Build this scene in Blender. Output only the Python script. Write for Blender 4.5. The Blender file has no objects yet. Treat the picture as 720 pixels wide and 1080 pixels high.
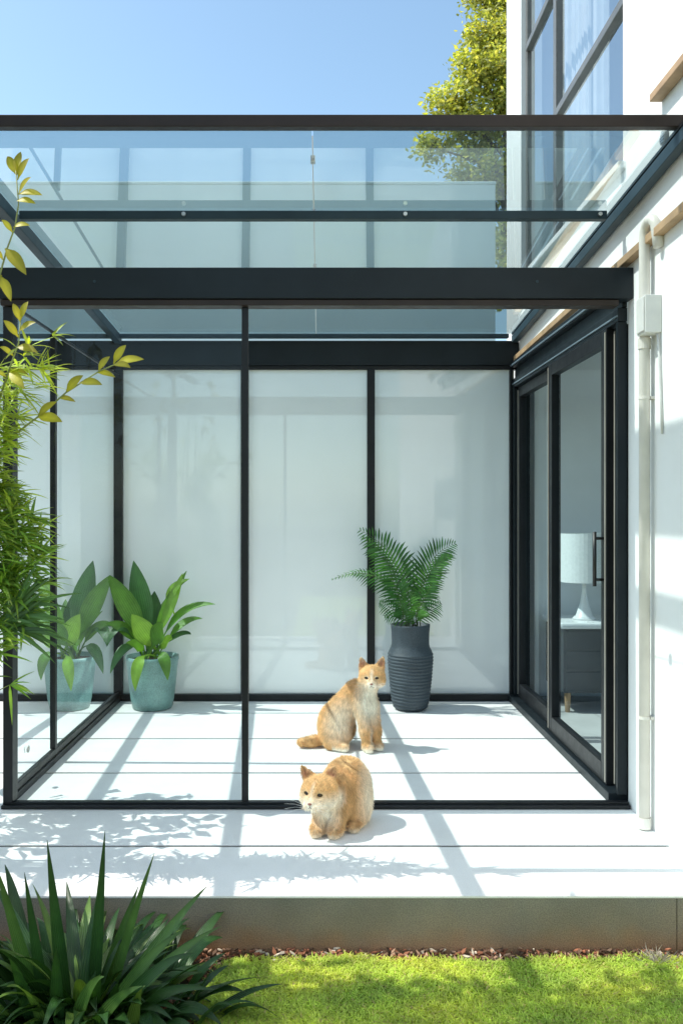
import bpy, math, random
import numpy as np
from mathutils import Vector as V

random.seed(7); rng = np.random.default_rng(7)
S = bpy.context.scene
C = S.collection
F_PX, VX, VY, EYE = 920.0, 338.0, 538.0, 1.3      # surveyed focal length, vanishing point and eye height

def at(px, py, Y):                                  # survey a point at depth Y
    return V(((px - VX) / F_PX * Y, Y, EYE + (VY - py) / F_PX * Y))

# ------------------------------------------------------------------ objects
OFF = {}
def empty(name, loc, label=None, cat=None, group=None):
    o = bpy.data.objects.new(name, None); C.objects.link(o)
    o.location = loc; o.empty_display_size = .1
    OFF[o] = V(loc)
    if label: o['label'] = label
    if cat: o['category'] = cat
    if group: o['group'] = group
    return o

class MB:
    def __init__(s): s.v = []; s.f = []; s.c = []; s.al = {}; s.col = (1, 1, 1)
    def add(s, vs, fs, col=None):
        n = len(s.v); s.v += [tuple(p) for p in vs]
        s.f += [tuple(i + n for i in f) for f in fs]
        s.c += [col or s.col] * len(vs)
    def box(s, x0, x1, y0, y1, z0, z1):
        s.add([(x0,y0,z0),(x1,y0,z0),(x1,y1,z0),(x0,y1,z0),(x0,y0,z1),(x1,y0,z1),(x1,y1,z1),(x0,y1,z1)],
              [(0,3,2,1),(4,5,6,7),(0,1,5,4),(1,2,6,5),(2,3,7,6),(3,0,4,7)])
        return s
    def bar(s, a, b, w, h, up=(0,0,1)):             # box section along a-b
        a, b = V(a), V(b); d = (b - a).normalized(); u = V(up)
        r = d.cross(u).normalized(); u = r.cross(d).normalized()
        vs = [p + r*i*w/2 + u*j*h/2 for p in (a, b) for i, j in ((-1,-1),(1,-1),(1,1),(-1,1))]
        s.add(vs, [(3,2,1,0),(4,5,6,7),(0,1,5,4),(1,2,6,5),(2,3,7,6),(3,0,4,7)]); return s
    def tube(s, pts, rad, n=10, cap=True, col=None):
        pts = [V(p) for p in pts]; m = len(pts)
        if not hasattr(rad, '__len__'): rad = [rad]*m
        vs, fs = [], []; ref = None
        for i, p in enumerate(pts):
            t = (pts[min(i+1, m-1)] - pts[max(i-1, 0)]).normalized()
            if ref is None: ref = V((0,1,0)) if abs(t.y) < .9 else V((1,0,0))
            a = t.cross(ref).normalized(); b = a.cross(t).normalized(); ref = b
            vs += [p + (a*math.cos(k*2*math.pi/n) + b*math.sin(k*2*math.pi/n))*rad[i] for k in range(n)]
        for i in range(m-1):
            for k in range(n):
                fs.append((i*n+k, i*n+(k+1)%n, (i+1)*n+(k+1)%n, (i+1)*n+k))
        if cap: fs += [tuple(range(n-1,-1,-1)), tuple(range((m-1)*n, m*n))]
        s.add(vs, fs, col); return s
    def lathe(s, cx, cy, prof, n=40):
        vs, fs = [], []; m = len(prof)
        for r, z in prof:
            vs += [(cx + r*math.cos(k*2*math.pi/n), cy + r*math.sin(k*2*math.pi/n), z) for k in range(n)]
        for i in range(m-1):
            for k in range(n):
                fs.append((i*n+k, i*n+(k+1)%n, (i+1)*n+(k+1)%n, (i+1)*n+k))
        fs.append(tuple(range(n-1,-1,-1)))
        fs.append(tuple(range((m-1)*n, m*n)))
        s.add(vs, fs); return s
    def disc(s, c, nrm, r, t, n=16):
        c, d = V(c), V(nrm).normalized(); return s.tube([c, c + d*t], r, n)
    def leaf(s, P0, P1, P2, w, nrm=(0,-.3,1), petiole=0., seg=8, fold=.18, col=None, tipw=.0, shape=.75, twist=0.):
        P0, P1, P2, nrm = V(P0), V(P1), V(P2), V(nrm)
        vs, fs = [], []
        for i in range(seg+1):
            t = i/seg
            p = P0*(1-t)**2 + P1*2*t*(1-t) + P2*t*t
            tg = ((P1-P0)*(1-t) + (P2-P1)*t)
            tg = tg.normalized() if tg.length > 1e-6 else V((0,0,1))
            side = tg.cross(nrm)
            if side.length < 1e-4: side = tg.cross(V((1,.2,0)))
            side.normalize(); up = side.cross(tg).normalized()
            if twist:
                a = twist*t; side, up = side*math.cos(a)+up*math.sin(a), up*math.cos(a)-side*math.sin(a)
            if t < petiole: ww = w*.07
            else:
                q = (t-petiole)/(1-petiole); ww = w*max(.03, (math.sin(math.pi*min(1, q**shape))**.8 if q < 1 else 0))*.5
                ww = max(ww, w*.07*(1-q))
            vs += [p - side*ww + up*fold*ww, p, p + side*ww + up*fold*ww]
        for i in range(seg):
            a = i*3; fs += [(a,a+1,a+4,a+3),(a+1,a+2,a+5,a+4)]
        n0 = len(s.v); s.add(vs, fs, col)
        if col:
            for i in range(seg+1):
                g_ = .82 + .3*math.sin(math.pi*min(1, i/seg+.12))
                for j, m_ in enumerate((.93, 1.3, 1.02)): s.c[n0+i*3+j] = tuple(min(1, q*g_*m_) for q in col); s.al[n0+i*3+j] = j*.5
        return s
    def build(s, name, mat, parent=None, smooth=False, bevel=0, tags=None):
        off = OFF.get(parent, V((0,0,0)))
        me = bpy.data.meshes.new(name)
        vs = np.array(s.v, dtype=np.float64) - np.array(off)
        me.from_pydata(vs.tolist(), [], s.f); me.update()
        if any(c != (1,1,1) for c in s.c):
            at_ = me.color_attributes.new('Col', 'FLOAT_COLOR', 'POINT')
            cc = np.ones((len(s.c), 4), np.float32); cc[:, :3] = np.array(s.c, np.float32)
            if s.al: cc[list(s.al.keys()), 3] = list(s.al.values())
            at_.data.foreach_set('color', cc.ravel())
        me.materials.append(mat)
        if smooth: me.polygons.foreach_set('use_smooth', [True]*len(me.polygons))
        o = bpy.data.objects.new(name, me); C.objects.link(o)
        if parent is not None: o.parent = parent
        OFF[o] = off
        if bevel:
            b = o.modifiers.new('edge', 'BEVEL'); b.width = bevel; b.segments = 2; b.limit_method = 'ANGLE'
            b.harden_normals = False
        for k, v in (tags or {}).items(): o[k] = v
        return o

# ------------------------------------------------------------------ materials
class NT:
    def __init__(s, name):
        s.m = bpy.data.materials.new(name); s.m.use_nodes = True
        s.t = s.m.node_tree; s.t.nodes.clear()
        s.out = s.n('ShaderNodeOutputMaterial')
    def n(s, typ, **kw):
        x = s.t.nodes.new(typ)
        for k, v in kw.items(): setattr(x, k, v)
        return x
    def l(s, a, b): s.t.links.new(a, b)
    def math(s, op, a, b=None, clamp=False):
        x = s.n('ShaderNodeMath', operation=op, use_clamp=clamp)
        for i, q in enumerate((a, b)):
            if q is None: continue
            if hasattr(q, 'links') or hasattr(q, 'is_linked'): s.l(q, x.inputs[i])
            else: x.inputs[i].default_value = q
        return x.outputs[0]
    def noise(s, scale, detail=4, rough=.55, vec=None, stretch=None):
        x = s.n('ShaderNodeTexNoise'); x.inputs['Scale'].default_value = scale
        x.inputs['Detail'].default_value = detail; x.inputs['Roughness'].default_value = rough
        g = vec or s.n('ShaderNodeTexCoord').outputs['Object']
        if stretch:
            mp = s.n('ShaderNodeMapping'); mp.inputs['Scale'].default_value = stretch; s.l(g, mp.inputs[0]); g = mp.outputs[0]
        s.l(g, x.inputs['Vector']); return x.outputs['Fac']
    def ramp(s, fac, stops):
        x = s.n('ShaderNodeValToRGB'); s.l(fac, x.inputs[0]); e = x.color_ramp.elements
        while len(e) < len(stops): e.new(.5)
        for i, (p, c) in enumerate(stops): e[i].position = p; e[i].color = (*c, 1)
        return x.outputs[0]
    def mix(s, fac, a, b, mode='MIX'):
        x = s.n('ShaderNodeMix', data_type='RGBA', blend_type=mode)
        for sock, q in ((x.inputs[0], fac), (x.inputs[6], a), (x.inputs[7], b)):
            if hasattr(q, 'is_linked'): s.l(q, sock)
            elif isinstance(q, tuple): sock.default_value = (*q, 1)
            else: sock.default_value = q
        return x.outputs[2]
    def bsdf(s, col, rough=.5, **kw):
        b = s.n('ShaderNodeBsdfPrincipled')
        if hasattr(col, 'is_linked'): s.l(col, b.inputs['Base Color'])
        else: b.inputs['Base Color'].default_value = (*col, 1)
        if hasattr(rough, 'is_linked'): s.l(rough, b.inputs['Roughness'])
        else: b.inputs['Roughness'].default_value = rough
        for k, v in kw.items(): b.inputs[k.replace('_', ' ')].default_value = v
        s.b = b; s.l(b.outputs[0], s.out.inputs[0]); return b
    def bump(s, h, strength=.2, dist=.01):
        x = s.n('ShaderNodeBump'); x.inputs['Strength'].default_value = strength; x.inputs['Distance'].default_value = dist
        s.l(h, x.inputs['Height']); s.l(x.outputs[0], s.b.inputs['Normal']); return s

def lerp3(c, k): return tuple(min(1, max(0, v*k)) for v in c)
def surf(name, col, rough=.5, scale=6, vary=.12, bump=.1, bscale=60, dist=.004, **kw):
    t = NT(name)
    n = t.noise(scale, 6)
    c = t.ramp(n, [(.3, lerp3(col, 1-vary)), (.7, lerp3(col, 1+vary))])
    r = t.math('ADD', t.math('MULTIPLY', t.noise(scale*3), .2), rough-.1)
    t.bsdf(c, r, **kw)
    if bump: t.bump(t.noise(bscale, 5), bump, dist)
    return t.m

def glass(name, tint, lo, hi, c0, c1, rough=0.0, dust=0.0):      # reflectance rises from lo (steeper than cos c0) to hi (grazing, cos c1)
    t = NT(name)
    g = t.n('ShaderNodeNewGeometry')
    d = t.n('ShaderNodeVectorMath', operation='DOT_PRODUCT')
    t.l(g.outputs['Normal'], d.inputs[0]); t.l(g.outputs['Incoming'], d.inputs[1])
    mr = t.n('ShaderNodeMapRange', interpolation_type='SMOOTHSTEP')
    t.l(t.math('ABSOLUTE', d.outputs['Value']), mr.inputs[0])
    for k_, v_ in zip((1,2,3,4), (c1, c0, hi, lo)): mr.inputs[k_].default_value = v_
    f = mr.outputs[0]
    tr = t.n('ShaderNodeBsdfTransparent'); tr.inputs[0].default_value = (*tint, 1)
    gl = t.n('ShaderNodeBsdfGlossy'); gl.inputs['Roughness'].default_value = rough; gl.inputs[0].default_value = (.95,.98,1,1)
    mx = t.n('ShaderNodeMixShader'); t.l(f, mx.inputs[0]); t.l(tr.outputs[0], mx.inputs[1]); t.l(gl.outputs[0], mx.inputs[2])
    res = mx
    if dust:
        df = t.n('ShaderNodeBsdfDiffuse'); df.inputs[0].default_value = (.75,.82,.84,1)
        m2 = t.n('ShaderNodeMixShader')
        dn = t.math('MULTIPLY', t.noise(1.6, 5, stretch=(1,1,1)), dust*2, clamp=True)
        t.l(dn, m2.inputs[0]); t.l(mx.outputs[0], m2.inputs[1]); t.l(df.outputs[0], m2.inputs[2]); res = m2
    t.l(res.outputs[0], t.out.inputs[0]); return t.m

def leafmat(name, rough=.42, trans=.3, tk=(1.5,1.5,.6), veins=0.):
    t = NT(name)
    a = t.n('ShaderNodeVertexColor', layer_name='Col')
    n = t.noise(14, 3)
    c = t.mix(1.0, a.outputs[0], t.ramp(n, [(.25,(.72,.74,.7)),(.75,(1.2,1.18,1.1))]), 'MULTIPLY')
    if veins:
        w_ = t.math('SINE', t.math('MULTIPLY', a.outputs['Alpha'], veins))
        c = t.mix(t.math('MULTIPLY', t.math('ADD', w_, 1.0), .16), c, lerp3((.012,.05,.012), 1))
    b = t.bsdf(c, rough)
    if veins: t.bump(w_, .35, .0015)
    tl = t.n('ShaderNodeBsdfTranslucent'); t.l(t.mix(1.0, c, tk, 'MULTIPLY'), tl.inputs[0])
    mx = t.n('ShaderNodeMixShader'); mx.inputs[0].default_value = trans
    t.l(b.outputs[0], mx.inputs[1]); t.l(tl.outputs[0], mx.inputs[2]); t.l(mx.outputs[0], t.out.inputs[0])
    return t.m

M = {}
M['frame'] = surf('charcoal_metal', (.011,.012,.014), .42, 9, .2, .05, 200, .001, Specular_IOR_Level=.28)
M['beam'] = surf('slate_metal', (.010,.015,.019), .45, 5, .2, .04, 200, .001, Specular_IOR_Level=.25)
M['bluebeam'] = surf('blue_grey_metal', (.022,.042,.056), .42, 5, .15, .03, 200, .001, Specular_IOR_Level=.3)
M['brown'] = surf('brown_metal', (.026,.017,.013), .42, 7, .2, .04, 200, .001, Specular_IOR_Level=.3)
M['winframe'] = surf('grey_metal', (.15,.15,.145), .42, 7, .15, .04, 200, .001)
M['seal'] = surf('beige_seal', (.36,.33,.28), .5, 7, .15, 0)
M['steelblue'] = surf('blue_steel', (.16,.21,.25), .35, 9, .15, 0)
M['steel'] = surf('steel', (.6,.6,.58), .3, 20, .1, 0, Metallic=1.0)
M['timber'] = surf('timber', (.42,.27,.15), .6, 8, .25, .2, 40, .002)
M['pipe'] = surf('pipe_paint', (.66,.62,.56), .5, 9, .08, .05, 90, .001)
M['boxpl'] = surf('grey_plastic', (.66,.65,.62), .5, 14, .06, .04, 90, .001)
M['black'] = surf('black_plastic', (.012,.012,.012), .4, 20, .2, 0)
M['int'] = surf('interior_paint', (.84,.85,.85), .7, 3, .04, .04, 90, .001)
M['floor_int'] = surf('interior_floor', (.5,.49,.47), .5, 4, .1, .04, 90, .001)
M['curtain'] = surf('curtain_cloth', (.82,.84,.84), .8, 12, .05, .15, 80, .002)
M['shade'] = surf('lampshade_linen', (.85,.85,.82), .8, 60, .05, .15, 300, .001)
M['cabinet'] = surf('dark_grey_wood', (.045,.052,.058), .5, 6, .2, .15, 50, .002)
M['white'] = surf('white_lacquer', (.8,.8,.79), .3, 6, .03, 0)
M['soil'] = surf('potting_soil', (.035,.025,.018), .9, 60, .5, .8, 90, .01)
M['bark'] = surf('bark', (.14,.1,.07), .85, 20, .35, .7, 40, .01)
M['cane'] = surf('cane', (.2,.24,.06), .5, 30, .25, .1, 60, .003)
M['twig'] = surf('twig', (.17,.13,.06), .7, 30, .25, .1, 60, .003)

def wallmat():
    t = NT('white_render')
    c = t.ramp(t.noise(1.3, 7, .62), [(.28,(.82,.815,.80)),(.6,(.88,.88,.87))])
    c = t.mix(t.math('MULTIPLY', t.noise(5, 6, stretch=(1,1,.12)), 0.1), c, (.68,.66,.62))
    t.bsdf(c, .85); t.bump(t.noise(240, 4), .14, .003); return t.m
M['wall'] = wallmat()
def deckmat():
    t = NT('pale_stone')
    c = t.ramp(t.noise(2.2, 8, .65), [(.28,(.76,.75,.735)),(.62,(.85,.845,.83))])
    sp = t.ramp(t.noise(330, 2), [(.36,(.72,.71,.69)),(.5,(1,1,1))])
    c = t.mix(.5, c, sp, 'MULTIPLY')
    t.bsdf(c, .72); t.bump(t.noise(180, 5), .2, .003); return t.m
M['deck'] = deckmat()
def plinthmat():
    t = NT('plinth_concrete')
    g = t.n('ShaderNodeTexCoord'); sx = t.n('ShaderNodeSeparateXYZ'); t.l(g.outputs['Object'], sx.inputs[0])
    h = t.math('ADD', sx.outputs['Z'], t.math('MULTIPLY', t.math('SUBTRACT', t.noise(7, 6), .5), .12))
    c = t.ramp(t.math('ADD', t.math('MULTIPLY', h, 5.5), 1.0, True), [(.02,(.34,.2,.11)),(.4,(.28,.225,.165)),(1,(.25,.235,.195))])  # browner towards the foot: warm bounce off the mulch painted into the colour
    sp = t.ramp(t.noise(260, 3), [(.35,(.6,.6,.6)),(.6,(1.1,1.1,1.1))])
    c = t.mix(.8, c, sp, 'MULTIPLY')
    c = t.mix(1.0, c, t.ramp(t.noise(3, 6), [(.3,(.72,.72,.72)),(.7,(1.12,1.1,1.08))]), 'MULTIPLY')
    t.bsdf(c, .85); t.bump(t.noise(220, 5), .5, .004); return t.m
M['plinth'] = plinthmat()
M['joint'] = surf('joint_grout', (.11,.105,.1), .9, 20, .2, .2)
M['ground'] = surf('earth', (.1,.075,.05), .95, 5, .3, .6, 30, .02)
M['turf'] = surf('turf_base', (.34,.4,.08), .95, 30, .3, .8, 90, .02)
M['neigh'] = surf('grey_render', (.80,.83,.82), .85, 1.5, .05, .08, 90, .003)
M['far'] = surf('far_render', (.84,.87,.88), .85, 1.5, .05, 0)
def frost():
    t = NT('frosted_glass')
    g = t.n('ShaderNodeTexCoord'); sx = t.n('ShaderNodeSeparateXYZ'); t.l(g.outputs['Object'], sx.inputs[0])
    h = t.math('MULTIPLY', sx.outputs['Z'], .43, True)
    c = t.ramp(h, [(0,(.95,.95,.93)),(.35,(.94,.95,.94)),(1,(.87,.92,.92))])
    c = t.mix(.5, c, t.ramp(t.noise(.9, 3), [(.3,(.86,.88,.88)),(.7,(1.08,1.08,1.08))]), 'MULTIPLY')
    t.bsdf(c, .45, Coat_Weight=1.0, Coat_Roughness=.012, Coat_IOR=1.75); return t.m
M['frost'] = frost()
M['roofglass'] = glass('roof_glass', (.84,.97,.98), .05, .72, .76, .12, 0, .03)
M['clear'] = glass('clear_glass', (.97,.99,.99), .015, .8, .5, .05)
M['sideglass'] = glass('reflective_glass', (.93,.98,.985), .07, .93, .53, .28)
M['doorglass'] = glass('door_glass', (.86,.93,.95), .02, .11, .5, .15)
M['winglass'] = glass('window_glass', (.92,.97,.985), .3, .6, .6, .15)

# ------------------------------------------------------------------ geometry constants
YF, YB, XL, XR, WX = 3.81, 5.95, -1.375, 1.325, 1.35
def roofz(y): return 2.68 + (y - 3.19) * (2.49 - 2.68) / (YB - 3.19)

# ------------------------------------------------------------------ setting
def struct(mb, name, mat, kind='structure', **k): return mb.build(name, mat, None, tags={'kind': kind}, **k)
g = MB(); g.add([(-90,-60,-.205),(90,-60,-.205),(90,140,-.205),(-90,140,-.205)], [(0,1,2,3)]); struct(g, 'ground', M['ground'])
DF = 2.94
joints = [3.378, 4.318, 4.965, 5.59]
ed = [DF] + joints + [6.34]
p = MB()
for i in range(len(ed)-1):
    p.box(-7, WX, ed[i] + (.011 if i else 0), ed[i+1] - (.011 if i < len(ed)-2 else 0), -.009, 0)
struct(p, 'patio', M['deck'], bevel=.002)
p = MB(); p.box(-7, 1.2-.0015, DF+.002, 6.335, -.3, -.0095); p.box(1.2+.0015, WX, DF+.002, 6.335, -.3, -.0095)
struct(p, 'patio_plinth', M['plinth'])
p = MB(); p.box(-6.99, WX-.01, DF+.05, 6.33, -.0093, -.005); struct(p, 'patio_joints', M['joint'])

# lawn
def lawn_left(y): return -.285 - .05*math.sin((y-2.4)*6) + (y-2.9)*.12
def lawn_back(x): return 2.872 + .012*math.sin(x*7+1) + .008*math.sin(x*19)
b = MB(); ys = np.linspace(-3, 2.87, 40)
vs, fs = [], []
for i, y in enumerate(ys):
    vs += [(lawn_left(max(y,2.2)), y, -.183), (3.2, y, -.183)]
    if i: fs.append((2*i-2, 2*i-1, 2*i+1, 2*i))
b.add(vs, fs); struct(b, 'lawn', M['turf'])
def grass():
    N = 62000
    y = np.where(rng.random(N) < .93, rng.uniform(2.38, 2.9, N), rng.uniform(1.2, 2.4, N))
    x = rng.uniform(-.42, 1.25, N)
    ll = np.array([lawn_left(a) for a in y]); lb = np.array([lawn_back(a) for a in x])
    ok = (x > ll + rng.normal(0, .012, N)) & (y < lb + rng.normal(0, .008, N)); x, y = x[ok], y[ok]; N = len(x)
    a = rng.uniform(0, 2*np.pi, N); L = rng.uniform(.014, .03, N); w = rng.uniform(.0014, .0026, N)
    lean = rng.uniform(.55, 1.25, N)
    dx, dy = np.cos(a), np.sin(a)
    z0 = np.full(N, -.184)
    P = np.stack([x, y, z0], 1); sd = np.stack([-dy, dx, 0*x], 1)*w[:,None]
    mid = P + np.stack([dx*L*lean*.4, dy*L*lean*.4, L*.42], 1); tip = P + np.stack([dx*L*lean, dy*L*lean, L*(.85-lean*.35)], 1)
    v = np.stack([P-sd, P+sd, mid+sd*.8, mid-sd*.8, tip], 1).reshape(-1, 3)
    base = np.arange(N)*5
    quads = np.stack([base, base+1, base+2, base+3], 1); tris = np.stack([base+3, base+2, base+4], 1)
    me = bpy.data.meshes.new('grass'); me.from_pydata(v.tolist(), [], quads.tolist()+tris.tolist())
    patch = .5+.5*np.sin(x*9+np.sin(y*13)*1.7)*np.sin(y*11+x*4)
    k = rng.uniform(.7, 1.25, N)*(0.85+.3*patch)
    col = np.stack([(.48+.14*patch)*k, .67*k, .12*k, np.ones(N)], 1)
    dry = rng.random(N) < .06; col[dry,:3] = np.array([.6,.5,.22])*k[dry,None]
    at_ = me.color_attributes.new('Col', 'FLOAT_COLOR', 'POINT'); at_.data.foreach_set('color', np.repeat(col, 5, 0).astype(np.float32).ravel())
    me.materials.append(leafmat('grass_blades', .5, .45, (1.2,1.2,.5)))
    o = bpy.data.objects.new('grass', me); C.objects.link(o); o['kind'] = 'stuff'
    o['label'] = 'short bright green grass of the lawn in front of the patio'; o['category'] = 'grass'
grass()
def mulch():
    mb = MB(); R = random.Random(3)
    pts = []
    while len(pts) < 5200:
        x = R.uniform(-1.6, 1.45); y = R.uniform(2.2, 2.945)
        d = y > lawn_back(x) - .012 or x < lawn_left(y) + .01 or (x > 1.12 and y > 2.78)
        if not d: continue
        pts.append((x, y))
    for x, y in pts:
        r = R.uniform(.006, .017)*(1.25 if R.random() < .12 else 1); a = R.uniform(0, 6.3); e = R.uniform(.3, .6)
        ax = V((math.cos(a), math.sin(a), R.uniform(-.5,.6))).normalized()*r; bx = V((-math.sin(a), math.cos(a), R.uniform(-.6,.6))).normalized()*r*e
        c = V((x, y, -.19 + R.uniform(0, .016)))
        u = V((0,0,.003))
        k = R.random()
        col = (.26,.1,.055) if k < .45 else ((.1,.055,.035) if k < .75 else ((.42,.26,.18) if k < .93 else (.6,.52,.44)))
        col = lerp3(col, R.uniform(.7,1.3))
        q = [c-ax, c-ax*.2+bx, c+ax, c+ax*.1-bx*.8]
        mb.add([*q, *[i-u*1.5 for i in q]], [(0,1,2,3),(0,4,5,1),(1,5,6,2),(2,6,7,3),(3,7,4,0)], col)
    mb.build('mulch', leafmat('mulch_bark', .85, 0.02), None, tags={'kind':'stuff','label':'reddish brown bark mulch between the patio edge and the lawn','category':'mulch'})
mulch()

# ------------------------------------------------------------------ house
H = empty('house', (WX, 5.0, 0), 'white rendered house wall along the right side with upper window and sliding doors', 'house')
w = MB()
T = .14
w.box(WX, WX+T, -3, 3.832, -.3, 9); w.box(WX, WX+T, 3.832, 5.97, 2.36, 2.85)
w.box(WX, WX+T, 3.832, 3.9, 2.85, 9); w.box(WX, WX+T, 3.9, 5.88, 5.6, 9)
w.box(WX, WX+T, 5.88, 5.97, 2.85, 9); w.box(WX, WX+T, 5.97, 6.34, -.3, 9)
w.box(WX+T, 5.5, 6.22, 6.34, -.3, 9)
w.build('wall', M['wall'], H)
# rooms behind the glass
r = MB(); r.box(WX+T, 5, 3.0, 6.219, -.12, -.01); r.build('room_floor', M['floor_int'], H)
r = MB(); r.box(WX+T+.001, 5, 6.14, 6.218, -.009, 2.55); r.box(4.9, 5, 3.1, 6.139, -.009, .5); r.box(WX+T+.001, 5, 3.0, 3.1, -.009, 2.55)
r.box(WX+T+.001, 5, 3.0, 6.218, 2.552, 2.7)
r.box(WX+T+.001, 5, 3.0, 6.218, 6.1, 6.2); r.box(1.95, 2.05, 3.0, 6.218, 2.71, 6.09)
r.build('room_wall', M['int'], H)
# upper window
win = MB()
y0, y1, z0, z1 = 3.9, 5.88, 2.85, 5.6
x0, x1 = WX+.03, WX+.062
f = .038
win.box(x0, x1, y0, y1, z0, z0+f); win.box(x0, x1, y0, y1, z1-f, z1)
win.box(x0, x1, y0, y0+f, z0+f, z1-f); win.box(x0, x1, y1-f, y1, z0+f, z1-f)
win.box(x0-.01, x1, 5.09, 5.15, z0+f, z1-f)
win.box(x0-.01, x1, y0+f, 5.09, 3.6, 3.645); win.box(x0-.01, x1, 5.15, y1-f, 4.37, 4.415)
W = win.build('window', M['winframe'], H, bevel=.004)
gp = MB(); gp.add([(x0+.016,y0+f,z0+f),(x0+.016,y1-f,z0+f),(x0+.016,y1-f,z1-f),(x0+.016,y0+f,z1-f)], [(0,1,2,3)]); gp.build('pane', M['winglass'], W)
sl = MB(); sl.box(WX-.035, WX+.1, y0-.04, y1+.04, z0-.035, z0-.002); sl.build('window_sill', M['wall'], W, bevel=.004)
cu = MB(); vs, fs = [], []
n = 130
for i in range(n+1):
    yy = 5.0 + (y1+.08-5.0)*i/n; xx = WX+.27 + .035*math.sin(i*.75) + .012*math.sin(i*1.9)
    vs += [(xx, yy, 2.75), (xx, yy, 5.9)]
    if i: fs.append((2*i-2, 2*i, 2*i+1, 2*i-1))
cu.add(vs, fs); cu.build('curtain', M['curtain'], H, smooth=True)
# timber trims on the wall
t_ = MB(); t_.bar((WX-.02, 2.0, 2.435), (WX-.02, 5.945, 2.33), .038, .034); t_.build('timber_trim', M['timber'], H, bevel=.003)
t_ = MB(); t_.box(WX-.05, WX-.001, 1.2, 3.455, 2.915, 2.945); t_.build('timber_ledge', M['timber'], H, bevel=.003)
# door surround
d = MB(); d.box(XR-.03, WX-.003, 3.835, 5.96, 2.268, 2.306); d.box(XR+.0, WX-.004, 3.835, 5.96, 2.192, 2.266); d.box(XR-.02, WX-.003, 3.835, 5.96, 2.13, 2.19)
d.box(XR-.05, XR+.12, 3.87, 5.93, .002, .045); d.box(XR-.02, XR+.022, 3.838, 3.862, .046, 2.128)
d.box(XR-.02, XR+.12, 5.9, 5.945, .046, 2.128)
d.build('door_surround', M['beam'], H, bevel=.003)
def door(xc, ya, yb, st, handle=None):
    fr = MB(); t = .022
    fr.box(xc-t, xc+t, ya, ya+st, .047, 2.126); fr.box(xc-t, xc+t, yb-st, yb, .047, 2.126)
    fr.box(xc-t, xc+t, ya+st, yb-st, .047, .135); fr.box(xc-t, xc+t, ya+st, yb-st, 2.06, 2.126)
    o = fr.build('sliding_door', M['frame'], H, bevel=.003)
    g = MB(); g.add([(xc,ya+st,.135),(xc,yb-st,.135),(xc,yb-st,2.06),(xc,ya+st,2.06)], [(0,1,2,3)]); g.build('pane', M['doorglass'], o)
    m2 = MB(); m2.box(xc-t-.004, xc-t-.0005, ya+.004, ya+.014, .06, 2.11); m2.build('seal', M['seal'], o)
    m2 = MB(); m2.box(xc-t-.004, xc-t-.0005, yb-.016, yb-.006, .06, 2.11); m2.build('seal', M['seal'], o)
    if handle:
        h = MB(); X = xc - t; h.tube([(X-.04,handle,.95),(X-.04,handle,1.2)], .009, 10)
        h.tube([(X-.04,handle,.98),(X,handle,.98)], .007, 8); h.tube([(X-.04,handle,1.17),(X,handle,1.17)], .007, 8)
        h.build('handle', M['black'], o, smooth=True)
door(XR+.028, 5.0, 5.895, .05)
door(XR-.005, 3.97, 4.985, .075, 4.012)
door(XR+.03, 3.868, 3.966, .018)

m = MB(); m.box(XR-.038, XR-.0305, 3.835, 5.925, 2.276, 2.284); m.box(XR-.026, XR-.0205, 3.835, 5.925, 2.15, 2.157); m.build('track_strip', M['steelblue'], H)
# downpipe
D = empty('downpipe', (1.312, 3.55, 0), 'pale downpipe with hooked top and grey junction box on the white house wall', 'downpipe')
pt = [(1.316,3.55,.008),(1.316,3.55,2.3),(1.316,3.55,2.40),(1.316,3.546,2.43),(1.316,3.53,2.452),(1.316,3.5,2.462),(1.32,3.47,2.455),(1.325,3.455,2.435),(1.33,3.45,2.39),(1.335,3.45,2.34)]
m = MB().tube(pt, .0215, 16); m.build('pipe', M['pipe'], D, smooth=True)
for z in (.45, 1.75):
    m = MB(); m.tube([(1.316,3.55,z),(1.316,3.55,z+.012)], 0.0235, 16); m.box(1.335, 1.352, 3.53, 3.57, z, z+.012); m.build('bracket', M['pipe'], D)
m = MB(); m.box(1.284, 1.3495, 3.455, 3.545, 2.005, 2.155); m.box(1.278, 1.284, 3.461, 3.539, 2.012, 2.148)
m.build('junction_box', M['boxpl'], D, bevel=.008)
for a_, b_ in ((1.955,1.998),(.006,.05)): MB().tube([(1.316,3.55,a_),(1.316,3.55,b_)], .0255, 16).build('coupling', M['pipe'], D)
m = MB(); m.tube([(1.338,3.47,2.0),(1.342,3.46,1.9),(1.343,3.448,1.75),(1.343,3.435,1.6)], .005, 6); m.build('cable', M['boxpl'], D, smooth=True)
# round vent high on the wall
vt = empty('wall_vent', (WX, 3.33, 2.69), 'small round grey vent high on the white wall near the roof rail', 'vent')
q = at(702, 145, 3.412)
m = MB().disc((WX-.001, q.y, q.z), (-1,0,0), .03, .014, 20); m.build('rim', M['winframe'], vt)
m = MB()
for k in range(4): m.box(WX-.018, WX-.0132, q.y-.021+.006*abs(k-1.5), q.y+.021-.006*abs(k-1.5), q.z-.018+k*.0105, q.z-.013+k*.0105)
m.build('slat', M['steel'], vt)

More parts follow.
